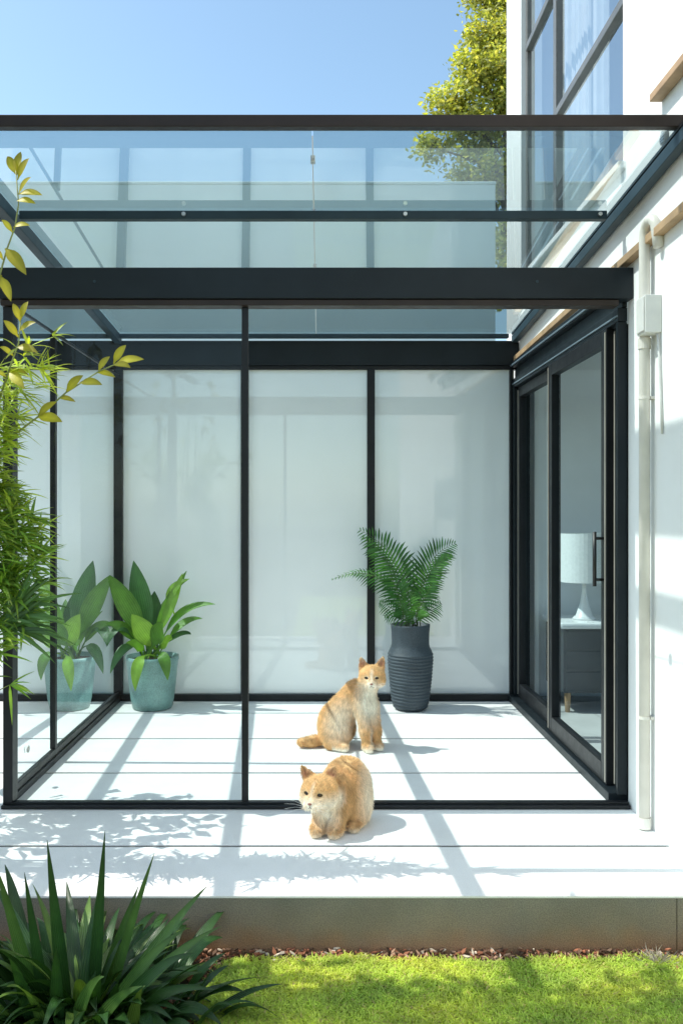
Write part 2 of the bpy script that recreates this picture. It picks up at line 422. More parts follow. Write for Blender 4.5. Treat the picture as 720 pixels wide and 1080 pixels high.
# ------------------------------------------------------------------ conservatory
K = empty('conservatory', (0, 4.8, 0), 'dark metal framed conservatory with sloping glass roof and frosted rear panels', 'conservatory')
XW = -3.3
def part(name, mat, *boxes, parent=K, bevel=.003, label=None):
    m = MB()
    for b in boxes: m.box(*b)
    o = m.build(name, M[mat], parent, bevel=bevel)
    if label: o['label'] = label
    return o
part('front_beam', 'beam', (XW, 1.349, 3.765, 3.86, 2.214, 2.348))
part('track', 'brown', (XL-.01, 1.29, 3.775, 3.85, 2.186, 2.212))
part('sill', 'frame', (XL-.01, XR+.018, 3.782, 3.802, .002, .018), (XL-.01, XR+.018, 3.8035, 3.837, .002, .026))
part('post', 'frame', (XL-.004, XL+.038, 3.79, 3.86, .028, 2.184))
part('post', 'frame', (-2.55, -2.48, 3.765, 3.86, .002, 2.21))
part('mullion', 'frame', (-.344, -.315, 3.8045, 3.828, .028, 2.184))
def quad(name, mat, a, b, c, d, parent=K):
    m = MB(); m.add([a,b,c,d], [(0,1,2,3)]); return m.build(name, M[mat], parent)
quad('glass_pane', 'clear', (XL+.038,3.814,.027),(-.344,3.814,.027),(-.344,3.814,2.185),(XL+.038,3.814,2.185))
# rear screen
part('rear_beam', 'beam', (XW, XR+.02, 5.93, 6.02, 2.285, 2.452))
part('rear_rail', 'frame', (XW, XR+.02, 5.925, 6.0, .002, .046))
part('rear_head', 'frame', (XW, XR+.02, 5.94, 6.0, 2.258, 2.283))
bx = [-2.45, XL-.03, -.517, .343, XR+.02]
for x in bx:
    wd = .034 if abs(x-.343) < .01 or abs(x+.517) < .01 else .042
    if x > 1.2: part('post', 'frame', (1.285, XR-.022, 5.93, 6.0, .047, 2.257))
    elif abs(x-XL) < .1: part('post', 'frame', (XL-.04, XL+.03, 5.925, 6.0, .047, 2.257))
    else: part('post', 'frame', (x-wd*.75, x+wd*.75, 5.93, 6.0, .047, 2.257))
xs = [XW] + bx
for i in range(len(xs)-1):
    a, b = xs[i]+(.028 if i else 0), xs[i+1]-.026
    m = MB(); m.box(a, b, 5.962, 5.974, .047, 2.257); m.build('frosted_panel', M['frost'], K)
# left side wall
part('side_head', 'frame', (XL-.007, XL+.007, 3.865, 5.925, 2.207, 2.221))
part('side_rail', 'frame', (XL-.03, XL+.02, 3.865, 5.925, .002, .035), (XL-.02, XL+.012, 3.865, 5.925, .037, .07))
part('mullion', 'frame', (XL-.014, XL+.014, 4.48, 4.515, .072, 2.203))
quad('side_pane', 'sideglass', (XL,3.862,.071),(XL,4.48,.071),(XL,4.48,2.204),(XL,3.862,2.204))
quad('side_pane', 'sideglass', (XL,4.515,.071),(XL,5.93,.071),(XL,5.93,2.204),(XL,4.515,2.204))
quad('transom_pane', 'sideglass', (XL,3.862,2.222),(XL,5.93,2.222),(XL,5.93,2.425),(XL,3.862,2.5))
m = MB(); q = at(30, 790, 4.09); m.disc((XL+.004, 4.09, q.z), (1,0,0), .018, .004, 14); m.disc((XL+.008, 4.09, q.z), (1,0,0), .011, .003, 12)
m.build('sticker', M['boxpl'], K)
# roof
def roofbar(name, x, wd, hh, ya, yb, mat='bluebeam', drop=.004):
    m = MB(); m.bar((x, ya, roofz(ya)-hh/2-drop), (x, yb, roofz(yb)-hh/2-drop), wd, hh); return m.build(name, M[mat], K, bevel=.003)
roofbar('roof_rail', 1.318, .04, .05, 2.2, 5.94, 'bluebeam')
m = MB(); m.bar((1.322, 2.2, roofz(2.2)+.009), (1.322, 5.94, roofz(5.94)+.009), .05, .014); m.build('roof_capping', M['frame'], K, bevel=.002)
roofbar('roof_rail', XL, .048, .055, 2.3, 5.94, 'bluebeam')
for x in (-2.22, -2.86): roofbar('roof_rail', x, .045, .05, 2.3, 5.94, 'bluebeam')
part('fascia_rail', 'brown', (XW, 1.349, 3.165, 3.205, roofz(3.19)+.012, roofz(3.19)+.056))
z = roofz(3.885); part('purlin', 'bluebeam', (XL+.04, 1.268, 3.865, 3.905, z-.042, z-.004)); part('purlin', 'bluebeam', (XW, XL-.04, 3.865, 3.905, z-.042, z-.004))
z = roofz(5.9); part('roof_rail', 'bluebeam', (XW, 1.268, 5.88, 5.925, z-.03, z-.004))
SX = -.03
for a, b in ((XW, XL-.003), (XL+.003, SX-.003), (SX+.003, 1.295)):
    quad('roof_pane', 'roofglass', (a,3.17,roofz(3.17)),(b,3.17,roofz(3.17)),(b,5.94,roofz(5.94)),(a,5.94,roofz(5.94)))
for y in (3.9, 3.4, 4.6, 5.3): MB().box(SX-.009, SX+.009, y-.016, y+.016, roofz(y)-.012, roofz(y)+.012).build('clip', M['steel'], K, bevel=.002)
m = MB(); m.bar((SX,3.21,roofz(3.21)-.003),(SX,5.93,roofz(5.93)-.003), .004, .003); m.build('seal', M['boxpl'], K)
for px in (194, 427, 632):
    q = at(px, 226, 3.865); MB().disc((q.x, 3.864, roofz(3.885)-.022), (0,-1,0), .009, .01, 12).build('bolt', M['steel'], K)
for px in (100, 566):
    q = at(px, 297, 3.765); MB().disc((q.x, 3.7645, q.z), (0,-1,0), .006, .004, 12).build('bolt', M['bluebeam'], K)

# ------------------------------------------------------------------ buildings behind, added shadow caster out of view to the left
M['parapet'] = surf('pale_render', (.76,.88,.87), .85, 1.2, .04, .08, 90, .003)
nb = empty('parapet_wall', (-3, 9, 0), 'long pale grey parapet wall rising behind the conservatory roof', 'wall')
m = MB(); m.box(-9, 1.8, 9, 9.3, -.2, 4.66); m.build('wall', M['parapet'], nb)
m = MB(); m.box(-9, 1.808, 8.992, 9.308, 4.662, 4.69); m.build('coping', M['parapet'], nb, bevel=.006)
sf = empty('shadow_caster', (-1.75, 1.76, -.2), 'tall dark post with boards, added out of view left of the patio to cast wall shadows', 'shadow caster')  # added out of view only to throw the shadow bands on the house wall
SUN_COT, SUN_DY = .71, -.02
def up_to(x, z): return z + (WX - x)/SUN_COT
xx = -1.75; dyy = (WX-xx)*.02
m = MB(); m.box(xx-.03, xx+.03, 1.6, 3.82+dyy, up_to(xx,1.235), up_to(xx,1.60)); m.build('board', M['brown'], sf)
m = MB(); m.box(xx-.02, xx+.02, 1.6, 3.82+dyy, up_to(xx,.86), up_to(xx,.945)); m.build('rail', M['brown'], sf)
m = MB(); m.box(xx-.06, xx+.06, 1.7, 1.82, -.2, 6.05); m.build('post', M['brown'], sf)

# ------------------------------------------------------------------ inside the house: cabinet and lamp
cb = empty('bedside_cabinet', (1.79, 5.83, -.01), 'dark grey cabinet with white top standing inside behind the sliding door', 'cabinet')
m = MB(); m.box(1.56, 2.1, 5.62, 6.05, .12, .535); b_ = m.build('body', M['cabinet'], cb, bevel=.006)
m = MB()
for k in range(3): m.box(1.575, 2.085, 5.612, 5.619, .135+k*.133, .135+k*.133+.122)
m.build('drawer', M['cabinet'], b_, bevel=.003)
m = MB(); m.box(1.535, 2.125, 5.59, 6.07, .536, .575); m.build('top', M['white'], cb, bevel=.014)
for x in (1.6, 2.06):
    for y in (5.66, 6.01): MB().tube([(x,y,-.009),(x,y,.119)], [.016,.022], 10).build('leg', M['timber'], cb)
lp = empty('table_lamp', (1.75, 5.8, .575), 'white drum shade table lamp on the dark cabinet indoors', 'lamp')
m = MB(); m.lathe(1.75, 5.8, [(.165,.825),(.16,1.145),(.155,1.143),(.158,.828)], 40); m.build('lamp_shade', M['shade'], lp, smooth=False)
m = MB(); m.lathe(1.75, 5.8, [(.075,.5765),(.075,.585),(.055,.6),(.028,.68),(.014,.76),(.01,.83)], 28); m.build('lamp_base', M['white'], lp, smooth=True)

# ------------------------------------------------------------------ plants
M['leafA'] = leafmat('broad_leaf', .36, .34, veins=62.)
M['leafB'] = leafmat('fern_leaf', .45, .3)
M['leafC'] = leafmat('strap_leaf', .36, .2, veins=44.)
M['leafD'] = leafmat('bamboo_leaf', .45, .4, (1.5,1.4,.5))
M['leafE'] = leafmat('tree_leaf', .5, .5, (1.5,1.4,.5))
def potmat(name, col, rough, speck):
    t = NT(name)
    c = t.ramp(t.noise(9, 6), [(.3, lerp3(col,.82)), (.7, lerp3(col,1.15))])
    c = t.mix(speck, c, t.ramp(t.noise(150, 2), [(.38,(.6,.65,.65)),(.6,(1.15,1.15,1.15))]), 'MULTIPLY')
    t.bsdf(c, rough); t.bump(t.noise(130, 3), .15, .002); return t.m
M['teal'] = potmat('teal_glaze', (.19,.33,.31), .38, .5)
M['slate'] = potmat('slate_clay', (.05,.066,.08), .6, .6)

def ribbed(prof, zs0, zs1, n, amp, sub=5):
    z = np.linspace(zs0, zs1, n*sub); pr = np.array(prof)
    r = np.interp(z, pr[:,1], pr[:,0]); ph = (np.arange(len(z)) % sub)/sub
    return [(float(a + amp*math.sin(math.pi*p_)-amp*.5), float(b)) for a, b, p_ in zip(r, z, ph)]

# broad-leaved plant in the teal pot
PY = 5.735
pc = at(161, 745, PY); s_ = F_PX/PY
P1 = empty('potted_plant', (pc.x, PY, 0), 'broad leaved green plant in a speckled teal pot by the left rear corner', 'potted plant')
h = .345
prof = [(.118,.002),(.128,.006),(.14,.06),(.153,.17),(.163,.27),(.168,.315),(.172,.32),(.172,h),(.162,h),(.158,h-.03)]
pot = MB().lathe(pc.x, PY, prof, 48).build('pot', M['teal'], P1, smooth=True)
MB().lathe(pc.x, PY, [(.155,h-.05),(.155,h-.028)], 32).build('soil', M['soil'], pot)
lm = MB(); R = random.Random(11)
def L1(tip, mid, w, dy=0, col=(.06,.15,.025), base=None, pet=.3, dm=None, nrm=(0,-1,.5), fold=.2, twist=0):
    bpx, bpy_ = base or (161+R.uniform(-10,10), 694)
    b = at(bpx, bpy_, PY); b.z = max(b.z, h-.03); b.y += R.uniform(-.05,.05)
    m_ = at(mid[0], mid[1], PY); m_.y += dy*.4 if dm is None else dm
    t = at(tip[0], tip[1], PY); t.y += dy
    ctrl = m_*2 - (b + t)*.5
    lm.leaf(b, ctrl, t, w/s_, nrm, pet, 14, fold, lerp3(col, R.uniform(.85,1.2)), shape=.85, twist=twist)
G1, G2, G3 = (.045,.13,.04), (.11,.25,.04), (.2,.36,.05)
L1((139,592),(151,645), 24, .06, G1, twist=.3)
L1((115,605),(141,650), 22, -.03, G2, fold=.35)
L1((197,602),(172,648), 11, .0, G2, nrm=(.8,-.6,.3), twist=.6)
L1((201,610),(182,625), 12, -.04, lerp3(G3,1.3), nrm=(0,-.8,.6), base=(184,650), pet=.12)
L1((194,604),(178,646), 13, -.05, G3, nrm=(-.5,-1,.2))
L1((229,636),(189,650), 14, -.08, G2, nrm=(0,-.6,1), fold=.3)
L1((144,645),(157,670), 22, -.14, G3, fold=.3)
L1((177,654),(168,670), 19, -.16, G2, fold=.3)
L1((112,689),(129,662), 13, -.12, G1, nrm=(0,-.5,1))
L1((114,656),(137,667), 15, -.06, G2, nrm=(0,-.7,.8))
L1((150,722),(155,690), 12, -.21, lerp3(G3,1.25), pet=.4, dm=-.19, nrm=(0,-1,.2))
L1((182,712),(176,687), 12, -.18, G2, pet=.35, dm=-.16, nrm=(.2,-1,.2))
L1((121,707),(137,681), 12, -.12, G1, pet=.35, nrm=(-.3,-.8,.5))
L1((160,625),(162,658), 18, .1, G1, twist=-.4)
L1((131,630),(150,662), 18, .12, G1)
L1((212,654),(188,662), 12, .08, G2, nrm=(0,-.5,1))
L1((186,670),(176,677), 13, -.17, G3)
L1((140,673),(150,681), 12, -.2, G2)
L1((171,634),(166,662), 14, .12, G2, twist=.5)
L1((126,644),(146,668), 12, .0, G2, nrm=(0,-.5,1)); L1((203,668),(184,672), 11, -.05, G1, nrm=(0,-.5,1)); L1((108,662),(134,664), 10, .03, G1, nrm=(0,-.5,1))
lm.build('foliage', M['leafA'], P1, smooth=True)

# fern in the slate vase
FY = 5.70
vc = at(432.5, 746, FY); s_ = F_PX/FY; vx = vc.x
P2 = empty('potted_fern', (vx, FY, 0), 'feathery green fern in a tall ribbed charcoal vase beside the sitting cat', 'potted plant')
vh = .555
body = [(.098,0),(.108,.012),(.122,.06),(.138,.2),(.1475,.33),(.146,.36),(.134,.39),(.125,.41)]
prof = [(.09,.002)] + ribbed(body, .012, .37, 17, .006) + [(.138,.385),(.127,.405),(.1225,.425),(.1215,.45),(.123,.5),(.1265,.54),(.128,vh),(.12,vh),(.118,vh-.03)]
vase = MB().lathe(vx, FY, prof, 56).build('pot', M['slate'], P2, smooth=True)
MB().lathe(vx, FY, [(.116,vh-.05),(.116,vh-.03)], 32).build('soil', M['soil'], vase)
R = random.Random(5)
def frond(tip, mid, ll, dy=0, n=30, col=(.04,.13,.03), plane=(0,-1,.25), droop=.25, start=.22):
    n = int(n*.62)
    b = at(433+R.uniform(-12,12), 662, FY); b.y += R.uniform(-.05,.05)
    t = at(tip[0], tip[1], FY); t.y += dy
    m_ = at(mid[0], mid[1], FY); m_.y += dy*.45
    c = m_*2 - (b+t)*.5
    mb = MB(); pts = []
    N = V(plane).normalized()
    for i in range(15):
        q = i/14; pts.append(b*(1-q)**2 + c*2*q*(1-q) + t*q*q)
    mb.tube(pts, [.0035-.0026*i/14 for i in range(15)], 5, col=(.1,.15,.05))
    for i in range(n):
        n_ = n
        q = start + (1-start)*(i+.5)/n
        p_ = b*(1-q)**2 + c*2*q*(1-q) + t*q*q
        tg = ((c-b)*(1-q) + (t-c)*q).normalized()
        side = tg.cross(N).normalized(); u = (q-start)/(1-start)
        L = 1.3*ll/s_*(math.sin(math.pi*(.12+.86*u**.75))**.8)*R.uniform(.85,1.1)
        for sgn in (-1, 1):
            d = (side*sgn*.86 + tg*(.42+.35*u) + N*R.uniform(.0,.35)).normalized()
            e = p_ + d*L + V((0,0,-droop*L))
            mid_ = p_ + d*L*.55 + N*L*.05
            mb.leaf(p_, mid_, e, max(.0085, L*.12), N, 0, 3, .25, lerp3(col, R.uniform(.65,1.45)), shape=.6)
    mb.build('frond', M['leafB'], P2, smooth=True)
g0, g1 = (.035,.115,.03), (.06,.17,.03)
frond((379,559),(420,597), 22, .03, 40, g0)
frond((381,566),(416,606), 18, -.1, 36, g1)
frond((480,573),(449,602), 20, .0, 38, g0, droop=.1)
frond((474,584),(446,615), 17, -.1, 32, g1)
frond((349,611),(400,610), 11, -.05, 40, g1, plane=(0,-.4,1))
frond((372,606),(408,618), 13, .12, 30, g0)
frond((404,596),(420,628), 17, -.16, 28, g0)
frond((428,596),(431,630), 16, .08, 28, g0)
frond((425,618),(430,640), 15, -.2, 24, g1)
frond((452,612),(443,635), 15, -.18, 24, g0)
frond((463,600),(447,628), 16, .14, 26, g0)
frond((399,633),(416,643), 12, -.12, 22, g0)
frond((462,634),(448,645), 12, -.1, 22, g0)
frond((404,648),(419,650), 9, -.1, 16, g1)
frond((441,632),(437,648), 13, -.22, 20, g1)
frond((414,632),(424,646), 13, -.2, 20, g0)

# strappy plant in the bed
BX, BY, BZ = -.70, 2.56, -.2
P3 = empty('strap_leaf_plant', (BX, BY, BZ), 'large clump of glossy dark green strap leaves in the mulch bed before the patio', 'plant')
R = random.Random(21); mb = MB()
def strap(bx, by, a, el, L, w, droop, col):
    hd = V((math.cos(a), math.sin(a), 0))
    d = hd*math.cos(el) + V((0,0,math.sin(el)))
    b = V((bx, by, BZ))
    m_ = b + d*L*.55; t = m_ + (d*(1-droop) + hd*droop*.75 - V((0,0,droop*.75)))*L*.5
    n = V((-hd.x*math.sin(el), -hd.y*math.sin(el), math.cos(el)+.15))
    mb.leaf(b, m_, t, w, n, 0, 14, .3, col, shape=.5, twist=R.uniform(-.7,.7))
for i in range(300):
    a = R.uniform(0, 6.283); rr = abs(R.gauss(0, .13)); el = math.radians(R.triangular(10, 80, 50))
    bx = BX + math.cos(a)*rr*1.4; by = BY + math.sin(a)*rr*.7
    L = R.uniform(.3, .48) if i % 4 else R.uniform(.42,.52)
    if el > .8: L = R.uniform(.36,.50)
    if math.cos(a) > 0: L *= 1-.38*math.cos(a)
    k = R.uniform(.6,1.5); col = (.024*k,.068*k,.016*k) if R.random() < .74 else (.09*k,.16*k,.03*k)
    strap(bx, by, a, el, L, R.uniform(.036,.056), R.uniform(.4,1.25)*(1.3-el/1.7), col)
def strap_to(px, py, Y, base, w, col, arch=.3):
    b = V((BX + base[0], BY + base[1], BZ)); t = at(px, py, Y)
    m_ = (b+t)*.5 + V((0,0,arch*(t-b).length)); n = (m_-b).cross(V((t.y-b.y, -(t.x-b.x), 0)))
    n = V((-.4*(t.x-b.x), -1, .6))
    mb.leaf(b, m_, t, w, n, 0, 16, .3, col, shape=.5)
dk, lt = (.026,.075,.02), (.07,.15,.035)
for px, py, Y, bs, w, c, ar in [(111,876,2.6,(.02,.05),.038,dk,.0),(50,886,2.55,(-.05,.03),.042,dk,.0),(-6,908,2.5,(-.12,0),.04,lt,.05),
    (163,900,2.62,(.06,.06),.03,lt,.06),(218,935,2.66,(.08,.04),.042,lt,.1),(233,977,2.6,(.09,0),.034,lt,.16),(26,920,2.5,(-.1,0),.035,dk,.04),
    (146,935,2.66,(.03,.08),.04,lt,.05),(198,978,2.45,(.06,-.05),.036,lt,.18),(226,1044,2.5,(.1,-.05),.036,dk,.3),(205,1005,2.4,(.08,-.08),.04,dk,.25),
    (60,1000,2.3,(-.04,-.1),.042,dk,.2),(110,1030,2.25,(.0,-.12),.04,lt,.25),(10,1010,2.3,(-.1,-.1),.04,dk,.2),(150,1040,2.3,(.04,-.12),.04,lt,.2)]:
    strap_to(px, py, Y, bs, w, c, ar)
for i in range(34):                                     # older leaves bending over towards the lawn
    a = R.uniform(-2.9, -.95); bx = BX + R.uniform(-.25, .22); by = BY - R.uniform(.0, .12)
    k = R.uniform(.7, 1.4); strap(bx, by, a, math.radians(R.uniform(58, 78)), R.uniform(.30, .42), R.uniform(.042, .058), R.uniform(1.1, 1.6), (.06*k,.13*k,.035*k) if i % 2 else (.03*k,.085*k,.02*k))
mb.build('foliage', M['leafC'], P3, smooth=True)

# dry tuft by the mulch
P4 = empty('dry_tuft', (1.1, 2.88, -.19), 'small wispy grey dry tuft on the mulch at the lawn corner', 'plant')
mb = MB(); R = random.Random(4)
for i in range(110):
    a = R.uniform(0, 6.28); L = R.uniform(.03,.075); b = V((1.1+R.gauss(0,.02), 2.86+R.gauss(0,.015), -.19))
    d = V((math.cos(a), math.sin(a)*.6, R.uniform(.3,1.4))).normalized()
    mb.leaf(b, b+d*L*.6, b+d*L+V((0,0,-.01)), .003, (0,-1,.3), 0, 3, .2, lerp3((.4,.35,.31), R.uniform(.6,1.3)))
mb.build('blades', M['leafC'], P4)

# bamboo at the left edge
P5 = empty('bamboo', (-1.32, 3.2, 0), 'tall yellow green bamboo with narrow leaves beside the left front post', 'bamboo')
R = random.Random(8)
st = MB(); fo = MB()
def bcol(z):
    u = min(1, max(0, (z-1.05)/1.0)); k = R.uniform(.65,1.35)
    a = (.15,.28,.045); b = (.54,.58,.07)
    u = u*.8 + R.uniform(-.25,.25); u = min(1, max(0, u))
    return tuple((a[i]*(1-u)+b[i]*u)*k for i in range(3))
def cane(x, y, top, lean):
    pts = [V((x + lean*(i/8)**2, y, top*i/8)) for i in range(9)]
    st.tube(pts, [.009-.006*i/8 for i in range(9)], 8)
    return pts
def spray(c, dirn, n, L, w, spread=.8, droop=.35):
    for i in range(n):
        d = (V(dirn) + V((R.gauss(0,spread), R.gauss(0,spread), R.gauss(0,spread)*.7))).normalized()
        l = L*R.uniform(.6,1.25); m_ = c + d*l*.5; e = c + d*l - V((0,0,droop*l*R.uniform(.3,1)))
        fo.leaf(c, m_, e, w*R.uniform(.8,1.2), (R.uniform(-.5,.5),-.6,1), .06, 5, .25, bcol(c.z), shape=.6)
canes = [(-1.30,3.2,2.2,.06),(-1.27,3.24,1.9,.03),(-1.36,3.17,2.4,.05),(-1.42,3.22,2.1,.08),(-1.25,3.18,1.6,.02)]
for cx, cy, tp, ln in canes:
    cane(cx, cy, tp, ln)
    for k in range(9):
        z = R.uniform(.42, tp); x = cx + ln*(z/tp)**2
        a = R.uniform(0, 6.28); reach = R.uniform(.03,.17)*(1 if z < 1.95 else .6)
        c = V((x + math.cos(a)*reach, cy + math.sin(a)*reach*.8, z + reach*.5))
        st.tube([(x,cy,z),(c.x,c.y,c.z)], [.003,.0015], 5)
        spray(c, (math.cos(a)*.8, math.sin(a)*.8, .1), 7, .1, .011)
# dense mass of narrow leaves along the visible edge
for i in range(380):
    z = R.triangular(.55, 2.0, 1.35); xe = -1.235 + .10*math.sin(z*7+.6) + (.05 if z > 1.2 else 0)
    c = V((xe + .065 + R.uniform(-.14, .05), 3.2 + R.uniform(-.06,.06), 1.3+(z-1.3)*.94))
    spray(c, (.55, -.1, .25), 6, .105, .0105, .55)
# palm-like fan of long leaves
for i in range(46):
    c = at(10 + R.uniform(-8,6), 652 + R.uniform(-14,14), 3.15); a = R.uniform(-.5, 1.25)
    L = R.uniform(.14,.25); d = V((math.cos(a), R.uniform(-.35,.35), math.sin(a)))
    fo.leaf(c, c+d*L*.6, c+d*L-V((0,0,.035)), .0145, (0,-1,.4), .05, 6, .3, lerp3((.07,.15,.045), R.uniform(.6,1.6)), shape=.6)
# leafy shoots
def shoot(pts, leaves, Y):
    P = [at(a, b, Y) for a, b in pts]; st.tube(P, [.004-.0022*i/len(P) for i in range(len(P))], 6)
    for px, py, tx, ty in leaves:
        c = at(px, py, Y); t = at(tx, ty, Y - R.uniform(-.03,.05)); m_ = (c+t)*.5 + V((0,-.01,.012))
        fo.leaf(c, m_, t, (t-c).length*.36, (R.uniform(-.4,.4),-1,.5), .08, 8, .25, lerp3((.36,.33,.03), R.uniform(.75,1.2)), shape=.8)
shoot([(-8,330),(0,290),(8,262),(16,240),(20,215),(17,180)], [(18,185,8,165),(18,185,22,160),(19,190,31,167),(20,205,33,187),(20,205,45,206),(18,212,38,215),(14,240,32,238),(14,246,2,232),(6,262,28,290),(4,275,-6,262),(6,270,20,275),(2,290,-10,320),(2,292,12,318)], 3.16)
shoot([(0,470),(40,440),(70,414),(104,392),(122,384)], [(120,384,133,364),(122,384,152,379),(120,385,138,388),(104,392,116,376),(102,393,122,398),(84,404,108,406),(70,414,88,396),(62,420,80,424),(40,440,60,424),(40,440,66,445)], 3.2)
shoot([(0,420),(10,390),(20,362),(22,338)], [(22,338,30,318),(22,340,14,320),(20,350,38,340),(20,356,4,338),(18,366,40,372),(15,376,0,366),(10,390,32,398),(8,398,-8,392),(10,392,26,410)], 3.15)
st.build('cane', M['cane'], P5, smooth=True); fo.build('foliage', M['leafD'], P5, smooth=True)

# trees
def tree(name, loc, label, trunk_h, lobes, nleaf, lsize, cols, seed, rad=.12, clump=.22, group=None):
    o = empty(name, loc, label, 'tree'); R = random.Random(seed)
    tk = MB(); b = V(loc)
    top = V(loc) + V((0,0,trunk_h))
    tk.tube([b, b+V((.04,0,trunk_h*.4)), top], [rad, rad*.75, rad*.5], 10)
    cr = MB()
    for (c, r, wgt) in lobes:
        c = V(c)
        m_ = (top+c)*.5 + V((0,0,.1)); tk.tube([top - V((0,0,trunk_h*.25)), m_, c], [rad*.4, rad*.25, rad*.08], 6)
        n = int(nleaf*wgt); k = max(6, n//26); cl = []
        for i in range(k):
            d = V((R.gauss(0,1), R.gauss(0,1), R.gauss(0,1))).normalized(); q = R.random()**.45
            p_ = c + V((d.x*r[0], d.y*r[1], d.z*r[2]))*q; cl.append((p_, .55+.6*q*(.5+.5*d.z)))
            if i % 3 == 0: tk.tube([c, (c+p_)*.5+V((0,0,.04)), p_], [rad*.08, rad*.05, rad*.02], 4)
        for i in range(n):
            p_, lum = R.choice(cl); e = p_ + V((R.gauss(0,clump), R.gauss(0,clump), R.gauss(0,clump*.8)))
            d = V((R.gauss(0,1), R.gauss(0,1), R.gauss(0,.7))).normalized(); L = lsize*R.uniform(.6,1.4)
            nn = V((R.gauss(0,1), R.gauss(0,1), R.gauss(0,1)))
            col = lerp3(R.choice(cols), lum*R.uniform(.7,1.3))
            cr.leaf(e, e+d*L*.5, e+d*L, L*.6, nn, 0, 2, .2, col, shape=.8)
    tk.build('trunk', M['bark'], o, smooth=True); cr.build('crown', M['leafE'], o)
    return o
yc = [(.45,.50,.15),(.57,.59,.19),(.36,.42,.12),(.66,.65,.26)]
tree('tree', (3.5,15,-.2), 'yellow green leafy tree beyond the parapet wall beside the white house', 7.0,
     [((3.5,15,9.1),(.75,.8,.75),.14),((2.75,14.8,8.75),(.5,.5,.4),.08),((2.3,14.8,8.15),(.5,.5,.38),.07),((2.75,14.9,7.75),(.6,.5,.4),.08),((3.4,14.8,8.2),(.6,.6,.5),.1),
      ((2.95,15.1,9.5),(.5,.5,.45),.07),((3.3,15.1,10.2),(.55,.6,.5),.09),((2.8,15.2,10.3),(.3,.4,.35),.03),((4.1,15,10.6),(.8,.8,.7),.12),((2.55,15,7.05),(.5,.6,.4),.03),((3.2,15,7.0),(.6,.6,.45),.07),((1.95,14.9,7.5),(.3,.3,.25),.025),((4.0,15,9.6),(.7,.7,.6),.1),((3.1,15,5.6),(.4,.5,1.0),.07)], 23000, .085, yc, 31, .16, .10)
sh = [(.07,.13,.03),(.1,.16,.03)]
tree('leafy_tree', (-3.0,2.75,-.2), 'leafy green garden tree standing left of the patio', 1.6,
     [((-2.1,3.75,1.7),(.6,.5,.6),.09),((-2.35,3.3,1.3),(.4,.3,.4),.03),((-2.2,2.56,3.0),(.75,.08,.5),.20),((-2.35,2.56,4.15),(1.1,.04,.6),.17),((-2.7,2.7,2.4),(.5,.12,.5),.06)], 4200, .1, sh, 41, 0.08, .11)

# ------------------------------------------------------------------ cats
def surfnets(Fv, org, h):
    ins = Fv < 0; nx, ny, nz = Fv.shape
    cs = (nx-1, ny-1, nz-1)
    acc = np.zeros(cs+(3,)); cnt = np.zeros(cs)
    sl = lambda o: tuple(slice(o[i], o[i]+cs[i]) for i in range(3))
    cor = [(i,j,k) for i in (0,1) for j in (0,1) for k in (0,1)]
    for a in cor:
        for ax in range(3):
            if a[ax]: continue
            b = list(a); b[ax] = 1; b = tuple(b)
            fa, fb = Fv[sl(a)], Fv[sl(b)]; m = (fa < 0) != (fb < 0)
            t = np.where(m, fa/np.where(m, fa-fb, 1), 0)
            for q in range(3):
                acc[..., q] += np.where(m, a[q] + (t if q == ax else 0), 0)
            cnt += m
    act = cnt > 0; idx = -np.ones(cs, int); idx[act] = np.arange(act.sum())
    ii = np.argwhere(act); vs = (ii + acc[act]/cnt[act][:,None])*h + np.array(org)
    faces = []
    for ax in range(3):
        u, v = (ax+1) % 3, (ax+2) % 3
        s0 = [slice(None)]*3; s1 = [slice(None)]*3; s0[ax] = slice(0,-1); s1[ax] = slice(1,None)
        A, B = ins[tuple(s0)], ins[tuple(s1)]
        e = np.argwhere(A != B)
        e = e[(e[:,u] > 0) & (e[:,v] > 0) & (e[:,u] < cs[u]) & (e[:,v] < cs[v])]
        du = np.zeros(3,int); du[u] = 1; dv = np.zeros(3,int); dv[v] = 1
        qd = [idx[tuple((e-o).T)] for o in (du+dv, dv, 0*du, du)]
        flip = ~A[tuple(e.T)]
        qd = np.stack(qd, 1); qd[flip] = qd[flip][:, ::-1]
        faces.append(qd)
    return vs, np.concatenate(faces)
def ell(P, c, r, rot=0):
    q = P - np.array(c)
    if rot:
        ca, sa = math.cos(rot), math.sin(rot); q = np.stack([q[...,0]*ca+q[...,2]*sa, q[...,1], -q[...,0]*sa+q[...,2]*ca], -1)
    r = np.array(r); k0 = np.linalg.norm(q/r, axis=-1); k1 = np.linalg.norm(q/(r*r), axis=-1)+1e-9
    return k0*(k0-1)/k1
def cap(P, a, b, ra, rb):
    a, b = np.array(a), np.array(b); d = b-a
    t = np.clip(((P-a)@d)/(d@d), 0, 1)
    return np.linalg.norm(P - a - t[...,None]*d, axis=-1) - (ra + (rb-ra)*t)
def smin(a, b, k):
    hh = np.clip(.5+.5*(b-a)/k, 0, 1); return b*(1-hh)+a*hh - k*hh*(1-hh)
